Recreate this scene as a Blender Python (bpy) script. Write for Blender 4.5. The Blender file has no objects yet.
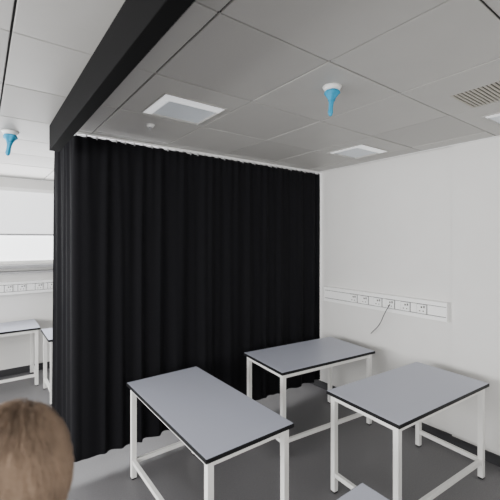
import bpy, bmesh, math, random
from mathutils import Vector, Matrix
random.seed(7)
H=1.8; CZ=2.63
scene=bpy.context.scene
col=scene.collection

# ---------------- materials ----------------
def mat(name, color, rough=0.6, metal=0.0, noise=0.0, nscale=20, bump=0.0, bscale=200, emit=None, estr=0, spec=0.5, sheen=0):
    m=bpy.data.materials.new(name); m.use_nodes=True
    nt=m.node_tree; b=nt.nodes['Principled BSDF']
    b.inputs['Base Color'].default_value=(*color,1)
    b.inputs['Roughness'].default_value=rough
    b.inputs['Metallic'].default_value=metal
    b.inputs['Specular IOR Level'].default_value=spec
    if sheen: 
        b.inputs['Sheen Weight'].default_value=sheen
        b.inputs['Sheen Roughness'].default_value=.4
    tc=nt.nodes.new('ShaderNodeTexCoord')
    if noise>0:
        n=nt.nodes.new('ShaderNodeTexNoise'); n.inputs['Scale'].default_value=nscale; n.inputs['Detail'].default_value=4
        nt.links.new(tc.outputs['Object'],n.inputs['Vector'])
        r=nt.nodes.new('ShaderNodeValToRGB')
        r.color_ramp.elements[0].position=.3; r.color_ramp.elements[1].position=.7
        r.color_ramp.elements[0].color=(*[max(0,c*(1-noise)) for c in color],1)
        r.color_ramp.elements[1].color=(*[min(1,c*(1+noise)) for c in color],1)
        nt.links.new(n.outputs['Fac'],r.inputs['Fac']); nt.links.new(r.outputs['Color'],b.inputs['Base Color'])
    if bump>0:
        n2=nt.nodes.new('ShaderNodeTexNoise'); n2.inputs['Scale'].default_value=bscale
        nt.links.new(tc.outputs['Object'],n2.inputs['Vector'])
        bp=nt.nodes.new('ShaderNodeBump'); bp.inputs['Strength'].default_value=bump; bp.inputs['Distance'].default_value=.002
        nt.links.new(n2.outputs['Fac'],bp.inputs['Height']); nt.links.new(bp.outputs['Normal'],b.inputs['Normal'])
    if emit:
        b.inputs['Emission Color'].default_value=(*emit,1); b.inputs['Emission Strength'].default_value=estr
    return m
M_wall=mat('wall_paint',(.745,.738,.72),.85,noise=.015,nscale=3,bump=.1)
M_floor=mat('vinyl_floor',(.15,.147,.153),.45,noise=.14,nscale=110,bump=.05)
M_tile=mat('ceiling_tile_metal',(.50,.49,.468),.5,noise=.02,nscale=5)
M_tile2=mat('ceiling_tile_perforated',(.465,.455,.435),.55,noise=.05,nscale=300)
M_gap=mat('ceiling_void',(.03,.03,.03),.9)
M_white=mat('white_plastic',(.92,.92,.91),.35)
M_frame=mat('white_powder_coat',(.84,.835,.81),.4)
M_black=mat('black_edge',(.006,.006,.007),.5,spec=.25)
M_top=mat('grey_laminate',(.475,.495,.585),.36,noise=.03,nscale=250)
M_beam=mat('black_painted_beam',(.006,.006,.0062),.85,bump=.1,spec=.06)
M_curt=mat('black_curtain_fabric',(.0078,.0078,.0092),.9,noise=.15,nscale=400,bump=.25,bscale=700,spec=.08,sheen=.012)
M_blue=mat('cyan_fabric',(.01,.30,.52),.6,noise=.1,nscale=60)
M_skirt=mat('dark_skirting',(.028,.028,.031),.5)
M_grey=mat('grey_trim',(.35,.35,.36),.5)
M_dark=mat('dark_slot',(.05,.045,.035),.7)
M_seam=mat('seam_grey',(.14,.14,.14),.6)
M_vent=mat('vent_slat',(.46,.43,.37),.5)
M_emit=mat('led_diffuser',(.70,.74,.78),.4,emit=(.85,.92,1),estr=.08)
M_emitb=mat('led_diffuser_lit',(.9,.9,.9),.4,emit=(.95,.97,1),estr=.6)
M_blind=mat('roller_blind_fabric_glow',(.86,.87,.88),.8,emit=(.97,.98,1),estr=.9)  # emission in the fabric stands in for daylight shining through it
M_day=mat('daylight_glass',(.9,.9,.9),.1,emit=(.95,.98,1),estr=2.5)

# ---------------- helpers ----------------
def box(bm,x0,x1,y0,y1,z0,z1,mi=0):
    vs=[bm.verts.new(p) for p in [(x0,y0,z0),(x1,y0,z0),(x1,y1,z0),(x0,y1,z0),(x0,y0,z1),(x1,y0,z1),(x1,y1,z1),(x0,y1,z1)]]
    for idx in [(0,3,2,1),(4,5,6,7),(0,1,5,4),(1,2,6,5),(2,3,7,6),(3,0,4,7)]:
        f=bm.faces.new([vs[i] for i in idx]); f.material_index=mi
def cyl(bm,c,r0,r1,z0,z1,mi=0,n=24):
    a=[bm.verts.new((c[0]+r0*math.cos(2*math.pi*i/n),c[1]+r0*math.sin(2*math.pi*i/n),z0)) for i in range(n)]
    b=[bm.verts.new((c[0]+r1*math.cos(2*math.pi*i/n),c[1]+r1*math.sin(2*math.pi*i/n),z1)) for i in range(n)]
    for i in range(n):
        f=bm.faces.new([a[i],a[(i+1)%n],b[(i+1)%n],b[i]]); f.material_index=mi; f.smooth=True
    f=bm.faces.new(a[::-1]); f.material_index=mi
    f=bm.faces.new(b); f.material_index=mi
def obj(name,bm,mats,loc=(0,0,0),rot=0,bevel=0,parent=None):
    me=bpy.data.meshes.new(name); bm.normal_update(); bm.to_mesh(me); bm.free()
    for m in mats: me.materials.append(m)
    o=bpy.data.objects.new(name,me); col.objects.link(o)
    o.location=loc; o.rotation_euler=(0,0,rot)
    if bevel:
        md=o.modifiers.new('bevel','BEVEL'); md.width=bevel; md.segments=2; md.limit_method='ANGLE'
    if parent: o.parent=parent
    return o

# ---------------- room ----------------
XL,XR,YN,YF=-3.6,3.33,-2.6,5.75
bm=bmesh.new(); box(bm,XL-.1,XR+.1,YN-.1,YF+.1,-.1,0); obj('floor',bm,[M_floor])
bm=bmesh.new(); box(bm,XR,XR+.1,YN,YF,0,CZ); box(bm,XR-.022,XR,YN,1.46,0,CZ); obj('wall_right',bm,[M_wall])
wx0,wx1,wz0,wz1=-2.6,2.6,1.47,2.50
bm=bmesh.new()
box(bm,XL,XR,YF,YF+.12,0,wz0); box(bm,XL,XR,YF,YF+.12,wz1,CZ); box(bm,XL,wx0,YF,YF+.12,wz0,wz1); box(bm,wx1,XR,YF,YF+.12,wz0,wz1)
obj('wall_far',bm,[M_wall])
bm=bmesh.new()
for a,b in ((wx0,wx0+.05),(-.9,-.85),(.85,.9),(wx1-.05,wx1)): box(bm,a,b,YF+.03,YF+.08,wz0,wz1)
box(bm,wx0,wx1,YF+.03,YF+.08,wz0,wz0+.05); box(bm,wx0,wx1,YF+.03,YF+.08,wz1-.05,wz1)
box(bm,wx0+.05,wx1-.05,YF+.05,YF+.056,wz0+.05,wz1-.05,1)
box(bm,wx0-.03,wx1+.03,YF-.16,YF+.03,wz0-.04,wz0,2)
box(bm,wx0-.03,wx1+.03,YF-.155,YF,wz0-.11,wz0-.085,2)
obj('window_1',bm,[M_frame,M_day,M_grey],bevel=.003)
bm=bmesh.new()
box(bm,wx0+.01,wx1-.01,YF+.004,YF+.007,1.88,2.47); box(bm,wx0+.01,wx1-.01,YF-.004,YF+.014,1.86,1.885,1)
box(bm,wx0,wx1,YF-.02,YF+.025,2.455,2.50,2)
obj('roller_blind',bm,[M_blind,M_grey,M_white])
ly0,ly1,lz0,lz1=-1.8,5.0,.95,2.45
bm=bmesh.new()
box(bm,XL-.12,XL,YN,YF,0,lz0); box(bm,XL-.12,XL,YN,YF,lz1,CZ); box(bm,XL-.12,XL,YN,ly0,lz0,lz1); box(bm,XL-.12,XL,ly1,YF,lz0,lz1)
obj('wall_left',bm,[M_wall])
bm=bmesh.new()
n=5
for i in range(n+1):
    y=ly0+(ly1-ly0)*i/n; box(bm,XL-.09,XL-.04,max(ly0,y-.03),min(ly1,y+.03),lz0,lz1)
box(bm,XL-.09,XL-.04,ly0,ly1,lz0,lz0+.05); box(bm,XL-.09,XL-.04,ly0,ly1,lz1-.05,lz1)
box(bm,XL-.11,XL+.12,ly0-.03,ly1+.03,lz0-.03,lz0,1)
obj('window_2',bm,[M_frame,M_grey],bevel=.003)
bm=bmesh.new(); box(bm,XL,XR,YN-.12,YN,0,CZ); obj('wall_near',bm,[M_wall])
bm=bmesh.new(); box(bm,XR-.014,XR,1.46,YF,0,.085); box(bm,XR-.036,XR-.022,YN,1.46,0,.085); obj('baseboard_right',bm,[M_skirt],bevel=.003)
bm=bmesh.new(); box(bm,XL,XR,YF-.014,YF,0,.09); obj('baseboard_far',bm,[M_skirt],bevel=.003)
bm=bmesh.new(); box(bm,XL,XL+.014,YN,YF,0,.09); obj('baseboard_left',bm,[M_skirt],bevel=.003)

# ceiling
GX0,GY0=.70,1.12
bm=bmesh.new()
box(bm,XL,XR,YN,YF,CZ+.012,CZ+.10,1)
lights=[(.70,1.72),(2.50,1.72),(2.50,.52),(.70,-.08),(-1.7,1.72),(-1.7,-.08),(-1.7,3.52)]
vents=[(1.90,.52)]
i0=int((XL-GX0)/.6)-1; j0=int((YN-GY0)/.6)-1
for i in range(i0,8):
    for j in range(j0,10):
        x0=GX0+.6*i; y0=GY0+.6*j
        a,b,c,d=max(x0,XL)+.0042,min(x0+.6,XR)-.0042,max(y0,YN)+.0042,min(y0+.6,YF)-.0042
        if b-a<.03 or d-c<.03: continue
        if any(abs(x0-l[0])<.02 and abs(y0-l[1])<.02 for l in lights+vents): continue
        dz=random.uniform(-.0015,.0015)
        box(bm,a,b,c,d,CZ+dz,CZ+.010,2 if (i+j*2)%3==0 else 0)
obj('ceiling',bm,[M_tile,M_gap,M_tile2],bevel=.003)
def frame(bm,a,b,c,d,p,q,r,s,z0,z1,mi):
    box(bm,a,p,c,d,z0,z1,mi); box(bm,q,b,c,d,z0,z1,mi); box(bm,p,q,c,r,z0,z1,mi); box(bm,p,q,s,d,z0,z1,mi)
for k,(x0,y0) in enumerate(lights):
    bm=bmesh.new()
    a,b,c,d=x0+.004,x0+.596,y0+.004,y0+.596
    p,q,r,s=(x0+.14,x0+.54,y0+.19,y0+.56)
    if k==2: p,q,r,s=x0+.20,x0+.55,y0+.10,y0+.47
    frame(bm,a,b,c,d,p,q,r,s,CZ-.001,CZ+.0115,0)
    frame(bm,p-.008,q+.008,r-.008,s+.008,p,q,r,s,CZ-.008,CZ-.0012,1)
    box(bm,p,q,r,s,CZ+.004,CZ+.0115,2)
    if k!=2: box(bm,p+.002,q-.002,r+.002,r+.09,CZ-.004,CZ+.004,3)
    box(bm,p+.002,p+.06,r+.092,s-.002,CZ-.004,CZ+.004,3)
    obj('ceiling_light' if k==0 else 'ceiling_light.%03d'%k,bm,[M_tile,M_tile2,M_emit,M_emitb])
for (x0,y0) in vents:
    bm=bmesh.new()
    box(bm,x0+.004,x0+.596,y0+.004,y0+.596,CZ+.009,CZ+.0115,1)
    a,b,c,d=x0+.004,x0+.596,y0+.004,y0+.596
    p,q,r,s=x0+.27,x0+.575,y0+.03,y0+.45
    frame(bm,a,b,c,d,p,q,r,s,CZ-.001,CZ+.008,0)
    y=r+.006
    while y<s-.012:
        box(bm,p+.001,q-.001,y,y+.012,CZ-.003,CZ+.002,2); y+=.021
    obj('ceiling_vent_grille',bm,[M_tile,M_dark,M_vent])
bm=bmesh.new(); box(bm,XR-.05,XR-.0225,YN,YF,CZ-.008,CZ-.003); box(bm,XL,XR-.05,YF-.03,YF,CZ-.008,CZ-.003); obj('trim_1',bm,[M_white])

# beam
bm=bmesh.new(); box(bm,.400,.466,YN,2.95,2.445,CZ-.003); obj('ceiling_beam',bm,[M_beam],bevel=.003)

# curtain path
def build_path():
    pts=[]
    Yc=3.0; Xc=.555; R=.10
    x=3.31
    while x>Xc+R: pts.append((x,Yc)); x-=.004
    for k in range(0,40):
        a=-math.pi/2-(math.pi/2)*k/39
        pts.append((Xc+R+R*math.cos(a),Yc+R+R*math.sin(a)))
    y=Yc+R
    while y<3.66: pts.append((Xc-.02*(y-Yc-R)/.6,y)); y+=.004
    return pts
P=build_path()
def wav(s,v):
    ph=2*math.pi*(s/.21)+2.6*math.sin(s*2.3+.5)+1.6*math.sin(s*5.1+1)
    p2=2*math.pi*(s/.105)+1.8*math.sin(s*3.1)+1.0*math.sin(s*8.3)
    pt=2*math.pi*(s/.075)
    big=math.sin(ph+.5*math.sin(2.5*v+s))
    med=math.sin(p2)
    A=.75+.4*math.sin(s*3.7+1)
    d=(.006+.019*v**.8)*big*A+(.007+.001*v)*med*(1.1-A*.4)
    return d+(1-v)**8*.006*math.sin(pt), .010*v*math.cos(ph+.4)
bm=bmesh.new()
ZT,ZB=2.602,.10; NV=36
rows=[]
s=0; S=[0]
for i in range(1,len(P)):
    s+=math.dist(P[i],P[i-1]); S.append(s)
for i,(x,y) in enumerate(P):
    a=P[max(0,i-3)]; b=P[min(len(P)-1,i+3)]
    t=Vector((b[0]-a[0],b[1]-a[1])).normalized(); nrm=Vector((-t.y,t.x))
    colv=[]
    for j in range(NV+1):
        v=j/NV
        d,e=wav(S[i],v)
        z=ZT+(ZB-ZT)*v+ (.005*math.sin(S[i]*2.1))*v
        zz=z+ (1-v)**20*.003*math.cos(2*math.pi*S[i]/.075)
        px=min(x+nrm.x*d+t.x*e,3.312)
        colv.append(bm.verts.new((px,y+nrm.y*d+t.y*e,zz)))
    rows.append(colv)
for i in range(len(rows)-1):
    for j in range(NV):
        f=bm.faces.new([rows[i][j],rows[i][j+1],rows[i+1][j+1],rows[i+1][j]]); f.smooth=True
curtain=obj('blackout_curtain',bm,[M_curt])
bm=bmesh.new()
def strip(bm,pts,w,z0,z1,mi):
    prev=None
    for i in range(0,len(pts),6):
        a=pts[max(0,i-3)]; b=pts[min(len(pts)-1,i+3)]
        t=Vector((b[0]-a[0],b[1]-a[1])).normalized(); nn=Vector((-t.y,t.x))*w/2
        p=Vector(pts[i])
        q=[bm.verts.new((*(p+nn),z0)),bm.verts.new((*(p-nn),z0)),bm.verts.new((*(p-nn),z1)),bm.verts.new((*(p+nn),z1))]
        if prev:
            for k in range(4):
                f=bm.faces.new([prev[k],prev[(k+1)%4],q[(k+1)%4],q[k]]); f.material_index=mi
        prev=q
strip(bm,P,.022,CZ-.016,CZ-.002,0)
ss=0.02
for i in range(len(P)):
    if S[i]>=ss:
        ss+=.075; x,y=P[i]
        box(bm,x-.005,x+.005,y-.005,y+.005,2.59,CZ-.017,1)
obj('curtain_track',bm,[M_white,M_grey],parent=curtain)

# ---------------- tables ----------------
def table(name,cx,cy,w,d,rot=0,h=.72):
    bm=bmesh.new()
    X,Y=w/2,d/2
    box(bm,-X,X,-Y,Y,h-.024,h-.0015,1)
    box(bm,-X+.003,X-.003,-Y+.003,Y-.003,h-.0015,h,2)
    L=.036; ins=.022
    for sx in (-1,1):
        for sy in (-1,1):
            x=sx*(X-ins-L/2); y=sy*(Y-ins-L/2)
            box(bm,x-L/2,x+L/2,y-L/2,y+L/2,.012,h-.024)
            box(bm,x-L/2+.002,x+L/2-.002,y-L/2+.002,y+L/2-.002,0,.012,1)
    xi=X-ins-L; yi=Y-ins-L
    for z0,z1 in ((h-.062,h-.024),(.115,.145)):
        for sy in (-1,1):
            yc=sy*(Y-ins-L/2)
            if z0<.3 and sy>0: continue
            box(bm,-xi,xi,yc-.013,yc+.013,z0,z1)
        for sx in (-1,1):
            xc=sx*(X-ins-L/2); box(bm,xc-.013,xc+.013,-yi,yi,z0,z1)
    return obj(name,bm,[M_frame,M_black,M_top],(cx,cy,0),rot,bevel=.0025)
R=math.radians
table('lab_table',1.185,2.142,1.20,.595,R(-90))
table('lab_table.001',2.55,2.435,1.12,.62,R(-5.7))
table('lab_table.002',2.53,1.413,1.12,.585,R(-3.5))
table('lab_table.003',1.064,.385,1.20,.60,R(-90))
table('lab_table.004',1.19,4.71,1.20,.60,0)
table('lab_table.005',-.35,5.41,1.9,.60,0)

# ---------------- trunking ----------------
def trunk(name,length,sockets,loc,rot):
    bm=bmesh.new()
    h=.165
    box(bm,0,length,-.05,0,0,h,1)
    box(bm,0,length,-.062,-.0505,0,.034); box(bm,0,length,-.062,-.0505,h-.034,h)
    box(bm,0,length,-.05,0,h,h+.002,0); 
    box(bm,.001,length-.001,-.057,-.0505,.041,h-.041,0)
    box(bm,-.006,0,-.066,0,-.003,h+.004); box(bm,length,length+.006,-.066,0,-.003,h+.004)
    for sx in sockets:
        box(bm,sx-.050,sx+.050,-.0585,-.0572,.037,h-.037,1)
        box(bm,sx-.043,sx+.043,-.068,-.0587,.042,h-.042)
        box(bm,sx-.007,sx+.007,-.0688,-.0681,.092,.108,2)
        for dx in (-.017,.017): box(bm,sx+dx-.006,sx+dx+.006,-.0688,-.0681,.060,.069,2)
        box(bm,sx+.018,sx+.031,-.072,-.0681,.094,.114,1)
    return obj(name,bm,[M_white,M_seam,M_dark],loc,rot)
trunk('wall_trunking',1.40,[.42,.56,.72,.86,1.02,1.18],(XR,2.89,1.08),R(-90))
trunk('wall_trunking.001',6.4,[2.9,3.05,3.6,3.75,3.95,4.1],(-3.3,YF,1.08),0)
cu=bpy.data.curves.new('loose_cable','CURVE'); cu.dimensions='3D'; cu.bevel_depth=.004; cu.bevel_resolution=2
sp=cu.splines.new('BEZIER')
pts=[(3.262,2.03,1.16),(3.20,2.04,1.09),(3.22,2.12,.95),(3.28,2.26,.82)]
sp.bezier_points.add(len(pts)-1)
for b,p in zip(sp.bezier_points,pts): b.co=p; b.handle_left_type=b.handle_right_type='AUTO'
o=bpy.data.objects.new('loose_cable',cu); col.objects.link(o); cu.materials.append(mat('cable_grey',(.015,.015,.018),.5))

# ---------------- blue covered detectors ----------------
def detector(name,x,y,sc):
    bm=bmesh.new()
    cyl(bm,(0,0),.038,.052,-.022,0,0,32)
    prof=[(.034,-.022),(.040,-.030),(.039,-.040),(.027,-.054),(.017,-.072),(.013,-.095),(.012,-.120),(.014,-.140),(.010,-.156),(.003,-.162)]
    n=28; prev=None
    for k,(r,z) in enumerate(prof):
        off=-.014*min(1,max(0,(-z-.05)/.1))
        ring=[]
        for i in range(n):
            a=2*math.pi*i/n; rr=r*(1+.15*math.sin(5*a+k*.5)*(1 if k>1 else .3))
            ring.append(bm.verts.new((rr*math.cos(a)+off,rr*math.sin(a)*(1 if k<4 else .75),z)))
        if prev:
            for i in range(n):
                f=bm.faces.new([prev[i],ring[i],ring[(i+1)%n],prev[(i+1)%n]]); f.material_index=1; f.smooth=True
        else:
            f=bm.faces.new(ring); f.material_index=1
        prev=ring
    f=bm.faces.new(prev[::-1]); f.material_index=1
    cyl(bm,(-.003,0),.0195,.0195,-.076,-.070,1,16)
    o=obj(name,bm,[M_white,M_blue],(x,y,CZ-.0018)); o.scale=(sc,sc,sc); return o
detector('smoke_detector_with_cover',1.524,1.292,1.0)
detector('smoke_detector_with_cover.001',.185,3.30,1.15)
bm=bmesh.new(); cyl(bm,(0,0),.02,.032,-.018,0,0,24); cyl(bm,(0,0),.006,.01,-.034,-.018,1,12)
obj('sprinkler_head',bm,[M_white,M_grey],(.98,2.50,CZ-.0018))

# ---------------- person ----------------
M_skin=mat('skin',(.62,.38,.29),.5,noise=.05,nscale=30)
M_hair=mat('brown_hair',(.17,.112,.075),.6,noise=.35,nscale=18)
M_hair2=mat('hair_strands',(.30,.215,.155),.6,noise=.5,nscale=12,spec=.25)
M_jump=mat('navy_jumper',(.03,.045,.09),.9,noise=.1,nscale=300,bump=.3,bscale=300)
M_trou=mat('charcoal_trousers',(.03,.03,.035),.85)
M_shoe=mat('black_shoe',(.012,.012,.012),.4)
M_eye=mat('eye_white',(.8,.8,.78),.2); M_iris=mat('iris',(.08,.05,.03),.2); M_lip=mat('lip',(.5,.2,.17),.5)
def skin_mesh(verts,edges,radii,root=0,sub=2):
    me=bpy.data.meshes.new('tmp'); me.from_pydata(verts,edges,[])
    o=bpy.data.objects.new('tmp',me); col.objects.link(o)
    md=o.modifiers.new('s','SKIN'); md.use_smooth_shade=True
    sv=me.skin_vertices[0].data
    for i,r in enumerate(radii):
        sv[i].radius=r if isinstance(r,tuple) else (r,r)
        sv[i].use_root=(i==root)
    m2=o.modifiers.new('d','SUBSURF'); m2.levels=sub
    bpy.context.view_layer.update()
    dg=bpy.context.evaluated_depsgraph_get()
    res=bpy.data.meshes.new_from_object(o.evaluated_get(dg))
    bpy.data.objects.remove(o)
    return res
person=bpy.data.objects.new('person',None); col.objects.link(person)
V=[(0,0,.84),(0,.005,.96),(0,.0,1.08),(0,-.01,1.19),(0,-.012,1.265),(0,0,1.33)]
E=[(0,1),(1,2),(2,3),(3,4),(4,5)]
Rr=[(.125,.095),(.115,.085),(.125,.09),(.13,.09),(.06,.055),(.046,.046)]
def add(v,r,p):
    V.append(v); Rr.append(r); E.append((p,len(V)-1)); return len(V)-1
for sx in (-1,1):
    a=add((sx*.095,-.01,1.235),.055,3); a=add((sx*.165,-.01,1.215),.052,a)
    a=add((sx*.195,-.015,1.09),.043,a); a=add((sx*.215,-.02,.985),.038,a); a=add((sx*.222,.02,.87),.034,a); a=add((sx*.222,.055,.765),.026,a)
    l=add((sx*.085,0,.77),.088,0); l=add((sx*.092,.005,.60),.072,l); l=add((sx*.092,.012,.43),.053,l); l=add((sx*.092,-.005,.27),.048,l)
    l=add((sx*.092,-.015,.085),.036,l); l=add((sx*.095,.03,.042),.038,l); l=add((sx*.102,.13,.032),.030,l)
me=skin_mesh(V,E,Rr)
bmb=bmesh.new(); bmb.from_mesh(me)
for f in bmb.faces:
    c=f.calc_center_median(); f.smooth=True
    if c.z>1.275: f.material_index=3
    elif c.z<.075: f.material_index=2
    elif c.z<.86 and abs(c.x)<.185: f.material_index=1
    else: f.material_index=0
for v in bmb.verts: v.co.z=max(v.co.z,0.0)
for sx in (-1,1):
    W=Vector((sx*.222,.057,.765))
    hv=[tuple(W+Vector((0,-.002,.02))),tuple(W+Vector((0,.003,-.02))),tuple(W+Vector((-sx*.003,.006,-.05))),tuple(W+Vector((-sx*.006,.008,-.078)))]
    he=[(0,1),(1,2),(2,3)]; hr=[(.02,.024),(.016,.030),(.014,.034),(.012,.034)]
    m=skin_mesh(hv,he,hr); n0=len(bmb.faces); bmb.from_mesh(m)
    for dy,ln in ((.031,.070),(.011,.079),(-.009,.073),(-.028,.057)):
        b=W+Vector((-sx*.004,dy+.004,-.068)); p=[b]
        ang=.12
        for q in (.42,.32,.26):
            b=b+Vector((-sx*math.sin(ang),.0,-math.cos(ang)))*ln*q; p.append(b); ang+=.35
        bmb.from_mesh(skin_mesh([tuple(x) for x in p],[(0,1),(1,2),(2,3)],[.0092,.0085,.0078,.0065]))
    p=[W+Vector((0,.018,-.018)),W+Vector((-sx*.008,.042,-.038)),W+Vector((-sx*.014,.052,-.066)),W+Vector((-sx*.020,.052,-.09))]
    bmb.from_mesh(skin_mesh([tuple(x) for x in p],[(0,1),(1,2),(2,3)],[.013,.011,.0095,.0078]))
    bmb.faces.ensure_lookup_table()
    for f in bmb.faces[n0:]: f.material_index=3; f.smooth=True
obj('body',bmb,[M_jump,M_trou,M_shoe,M_skin],parent=person)
HC=Vector((0,.012,1.425))
def headp(d,scale=1.0):
    x,y,z=d
    k=Vector((x*.073,y*.092,z*.112))
    if z<0:
        k.x*=1-.30*(-z)**1.4
        if y<0: k.y*=1-.25*(-z)
        else: k.y*=1-.08*(-z)
    if y>.2: k.y=k.y*(1-.05*(abs(x)<.6))
    g=lambda cx,cz,sx,sz: math.exp(-((x-cx)/sx)**2-((z-cz)/sz)**2) if y>0 else 0
    k.y+=.020*g(0,-.22,.10,.13)+.010*g(0,-.02,.08,.2)+.006*g(0,-.52,.22,.10)+.006*g(0,-.85,.25,.15)
    k.y-=.009*(g(.38,.03,.17,.11)+g(-.38,.03,.17,.11))
    k.y+=.004*g(0,.2,.6,.1)
    return k*scale
bm=bmesh.new(); bmesh.ops.create_icosphere(bm,subdivisions=5,radius=1)
for v in bm.verts: v.co=headp(v.co.normalized())
for f in bm.faces:
    f.smooth=True; c=f.calc_center_median()
    f.material_index=1 if (c.y>.07 and abs(c.x)<.024 and abs(c.z+.058)<.007) else 0
def blob(bm,c,s,mi,sub=3):
    r=bmesh.ops.create_icosphere(bm,subdivisions=sub,radius=1,matrix=Matrix.Translation(c)@Matrix.Diagonal((*s,1)))
    for v in r['verts']:
        for f in v.link_faces: f.material_index=mi; f.smooth=True
for sx in (-1,1):
    blob(bm,(sx*.029,.072,.004),(.012,.012,.0105),2)
    blob(bm,(sx*.029,.0805,.004),(.005,.0045,.005),3,2)
    n=18
    for i in range(n):
        a=math.radians(-70+ 250*i/(n-1)); 
        c=Vector((sx*(.073+.006*math.sin(max(0,a))),-.008-.017*math.cos(a)*.9,.0+.029*math.sin(a)))
        blob(bm,c,(.005,.006,.006),0,1)
    blob(bm,(sx*.072,-.010,0),(.006,.014,.024),0,2); blob(bm,(sx*.073,.0,-.028),(.006,.009,.010),0,2)
obj('head',bm,[M_skin,M_lip,M_eye,M_iris],loc=HC,parent=person)
def hairline(d):
    x,y,z=d
    return z> (-.55 if y<-.1 else (-.55+ (y+.1)*1.6 if y<.55 else .49))
bm=bmesh.new(); bmesh.ops.create_icosphere(bm,subdivisions=5,radius=1)
kill=[v for v in bm.verts if not hairline(v.co.normalized())]
bmesh.ops.delete(bm,geom=kill,context='VERTS')
for v in bm.verts:
    d=v.co.normalized(); v.co=headp(d,1.12)+d*(.003*math.sin(d.x*23+d.z*11)+.002*math.sin(d.y*40+d.x*17))
for f in bm.faces: f.smooth=True
o=obj('hair_cap',bm,[M_hair],loc=HC,parent=person)
sd=o.modifiers.new('s','SOLIDIFY'); sd.thickness=.012; sd.offset=-1
cu=bpy.data.curves.new('hair_strands','CURVE'); cu.dimensions='3D'; cu.bevel_depth=.0008; cu.bevel_resolution=0
crown=Vector((.25,.05,.95)).normalized()
cnt=0
while cnt<6500:
    d=Vector((random.gauss(0,1),random.gauss(0,1),random.gauss(0,1))).normalized()
    if not hairline(d): continue
    cnt+=1
    t=(d-crown); t=(t-d*t.dot(d)); t=t.normalized() if t.length>1e-4 else Vector((1,0,0))
    sw=d.cross(t)*random.gauss(.35,.45)
    t=(t+sw+Vector((0,0,-.25))).normalized()
    L=random.uniform(.25,.6); lift=random.uniform(.0,.10)
    sp=cu.splines.new('POLY'); sp.points.add(5)
    for k in range(6):
        u=k/5
        dd=(d+t*L*u).normalized()
        q=headp(dd,1.115+lift*math.sin(math.pi*min(1,u*.65)))+Vector((random.gauss(0,.0006),random.gauss(0,.0006),0))
        sp.points[k].co=(*q,1); sp.points[k].radius=1-.75*u
o=bpy.data.objects.new('hair_strands',cu); col.objects.link(o); cu.materials.append(M_hair2); o.location=HC; o.parent=person
person.location=(.045,.70,-.004); person.rotation_euler=(0,0,R(-12)); person.scale=(.985,.985,.985)

# ---------------- lights ----------------
def area(name,loc,rot,sx,sy,e,color=(1,1,1)):
    l=bpy.data.lights.new(name,'AREA'); l.shape='RECTANGLE'; l.size=sx; l.size_y=sy; l.energy=e; l.color=color
    o=bpy.data.objects.new(name,l); col.objects.link(o); o.location=loc; o.rotation_euler=rot; return o
area('daylight_left',(XL-.1,(ly0+ly1)/2,(lz0+lz1)/2),(0,R(-90),0),lz1-lz0,ly1-ly0,490,(.99,.985,.98))
area('daylight_far',(0,YF-.16,2.0),(R(-90),0,0),5,1.0,130,(.98,.98,1))
area('fill_near',(-1.2,YN+.05,1.7),(R(90),0,0),3.6,1.4,80,(1,.98,.95))  # added fill lamp behind the camera; the near wall has no window
w=bpy.data.worlds.new('sky'); scene.world=w; w.use_nodes=True
w.node_tree.nodes['Background'].inputs[0].default_value=(.85,.92,1,1); w.node_tree.nodes['Background'].inputs[1].default_value=1.0

cam=bpy.data.cameras.new('camera'); cam.lens=25.92; cam.sensor_width=36; cam.shift_y=-.02; cam.clip_start=.02
cam.dof.use_dof=True; cam.dof.focus_distance=2.8; cam.dof.aperture_fstop=3.2
co=bpy.data.objects.new('camera',cam); col.objects.link(co); co.location=(0,0,H); co.rotation_euler=(R(90),0,R(-36.87))
scene.camera=co
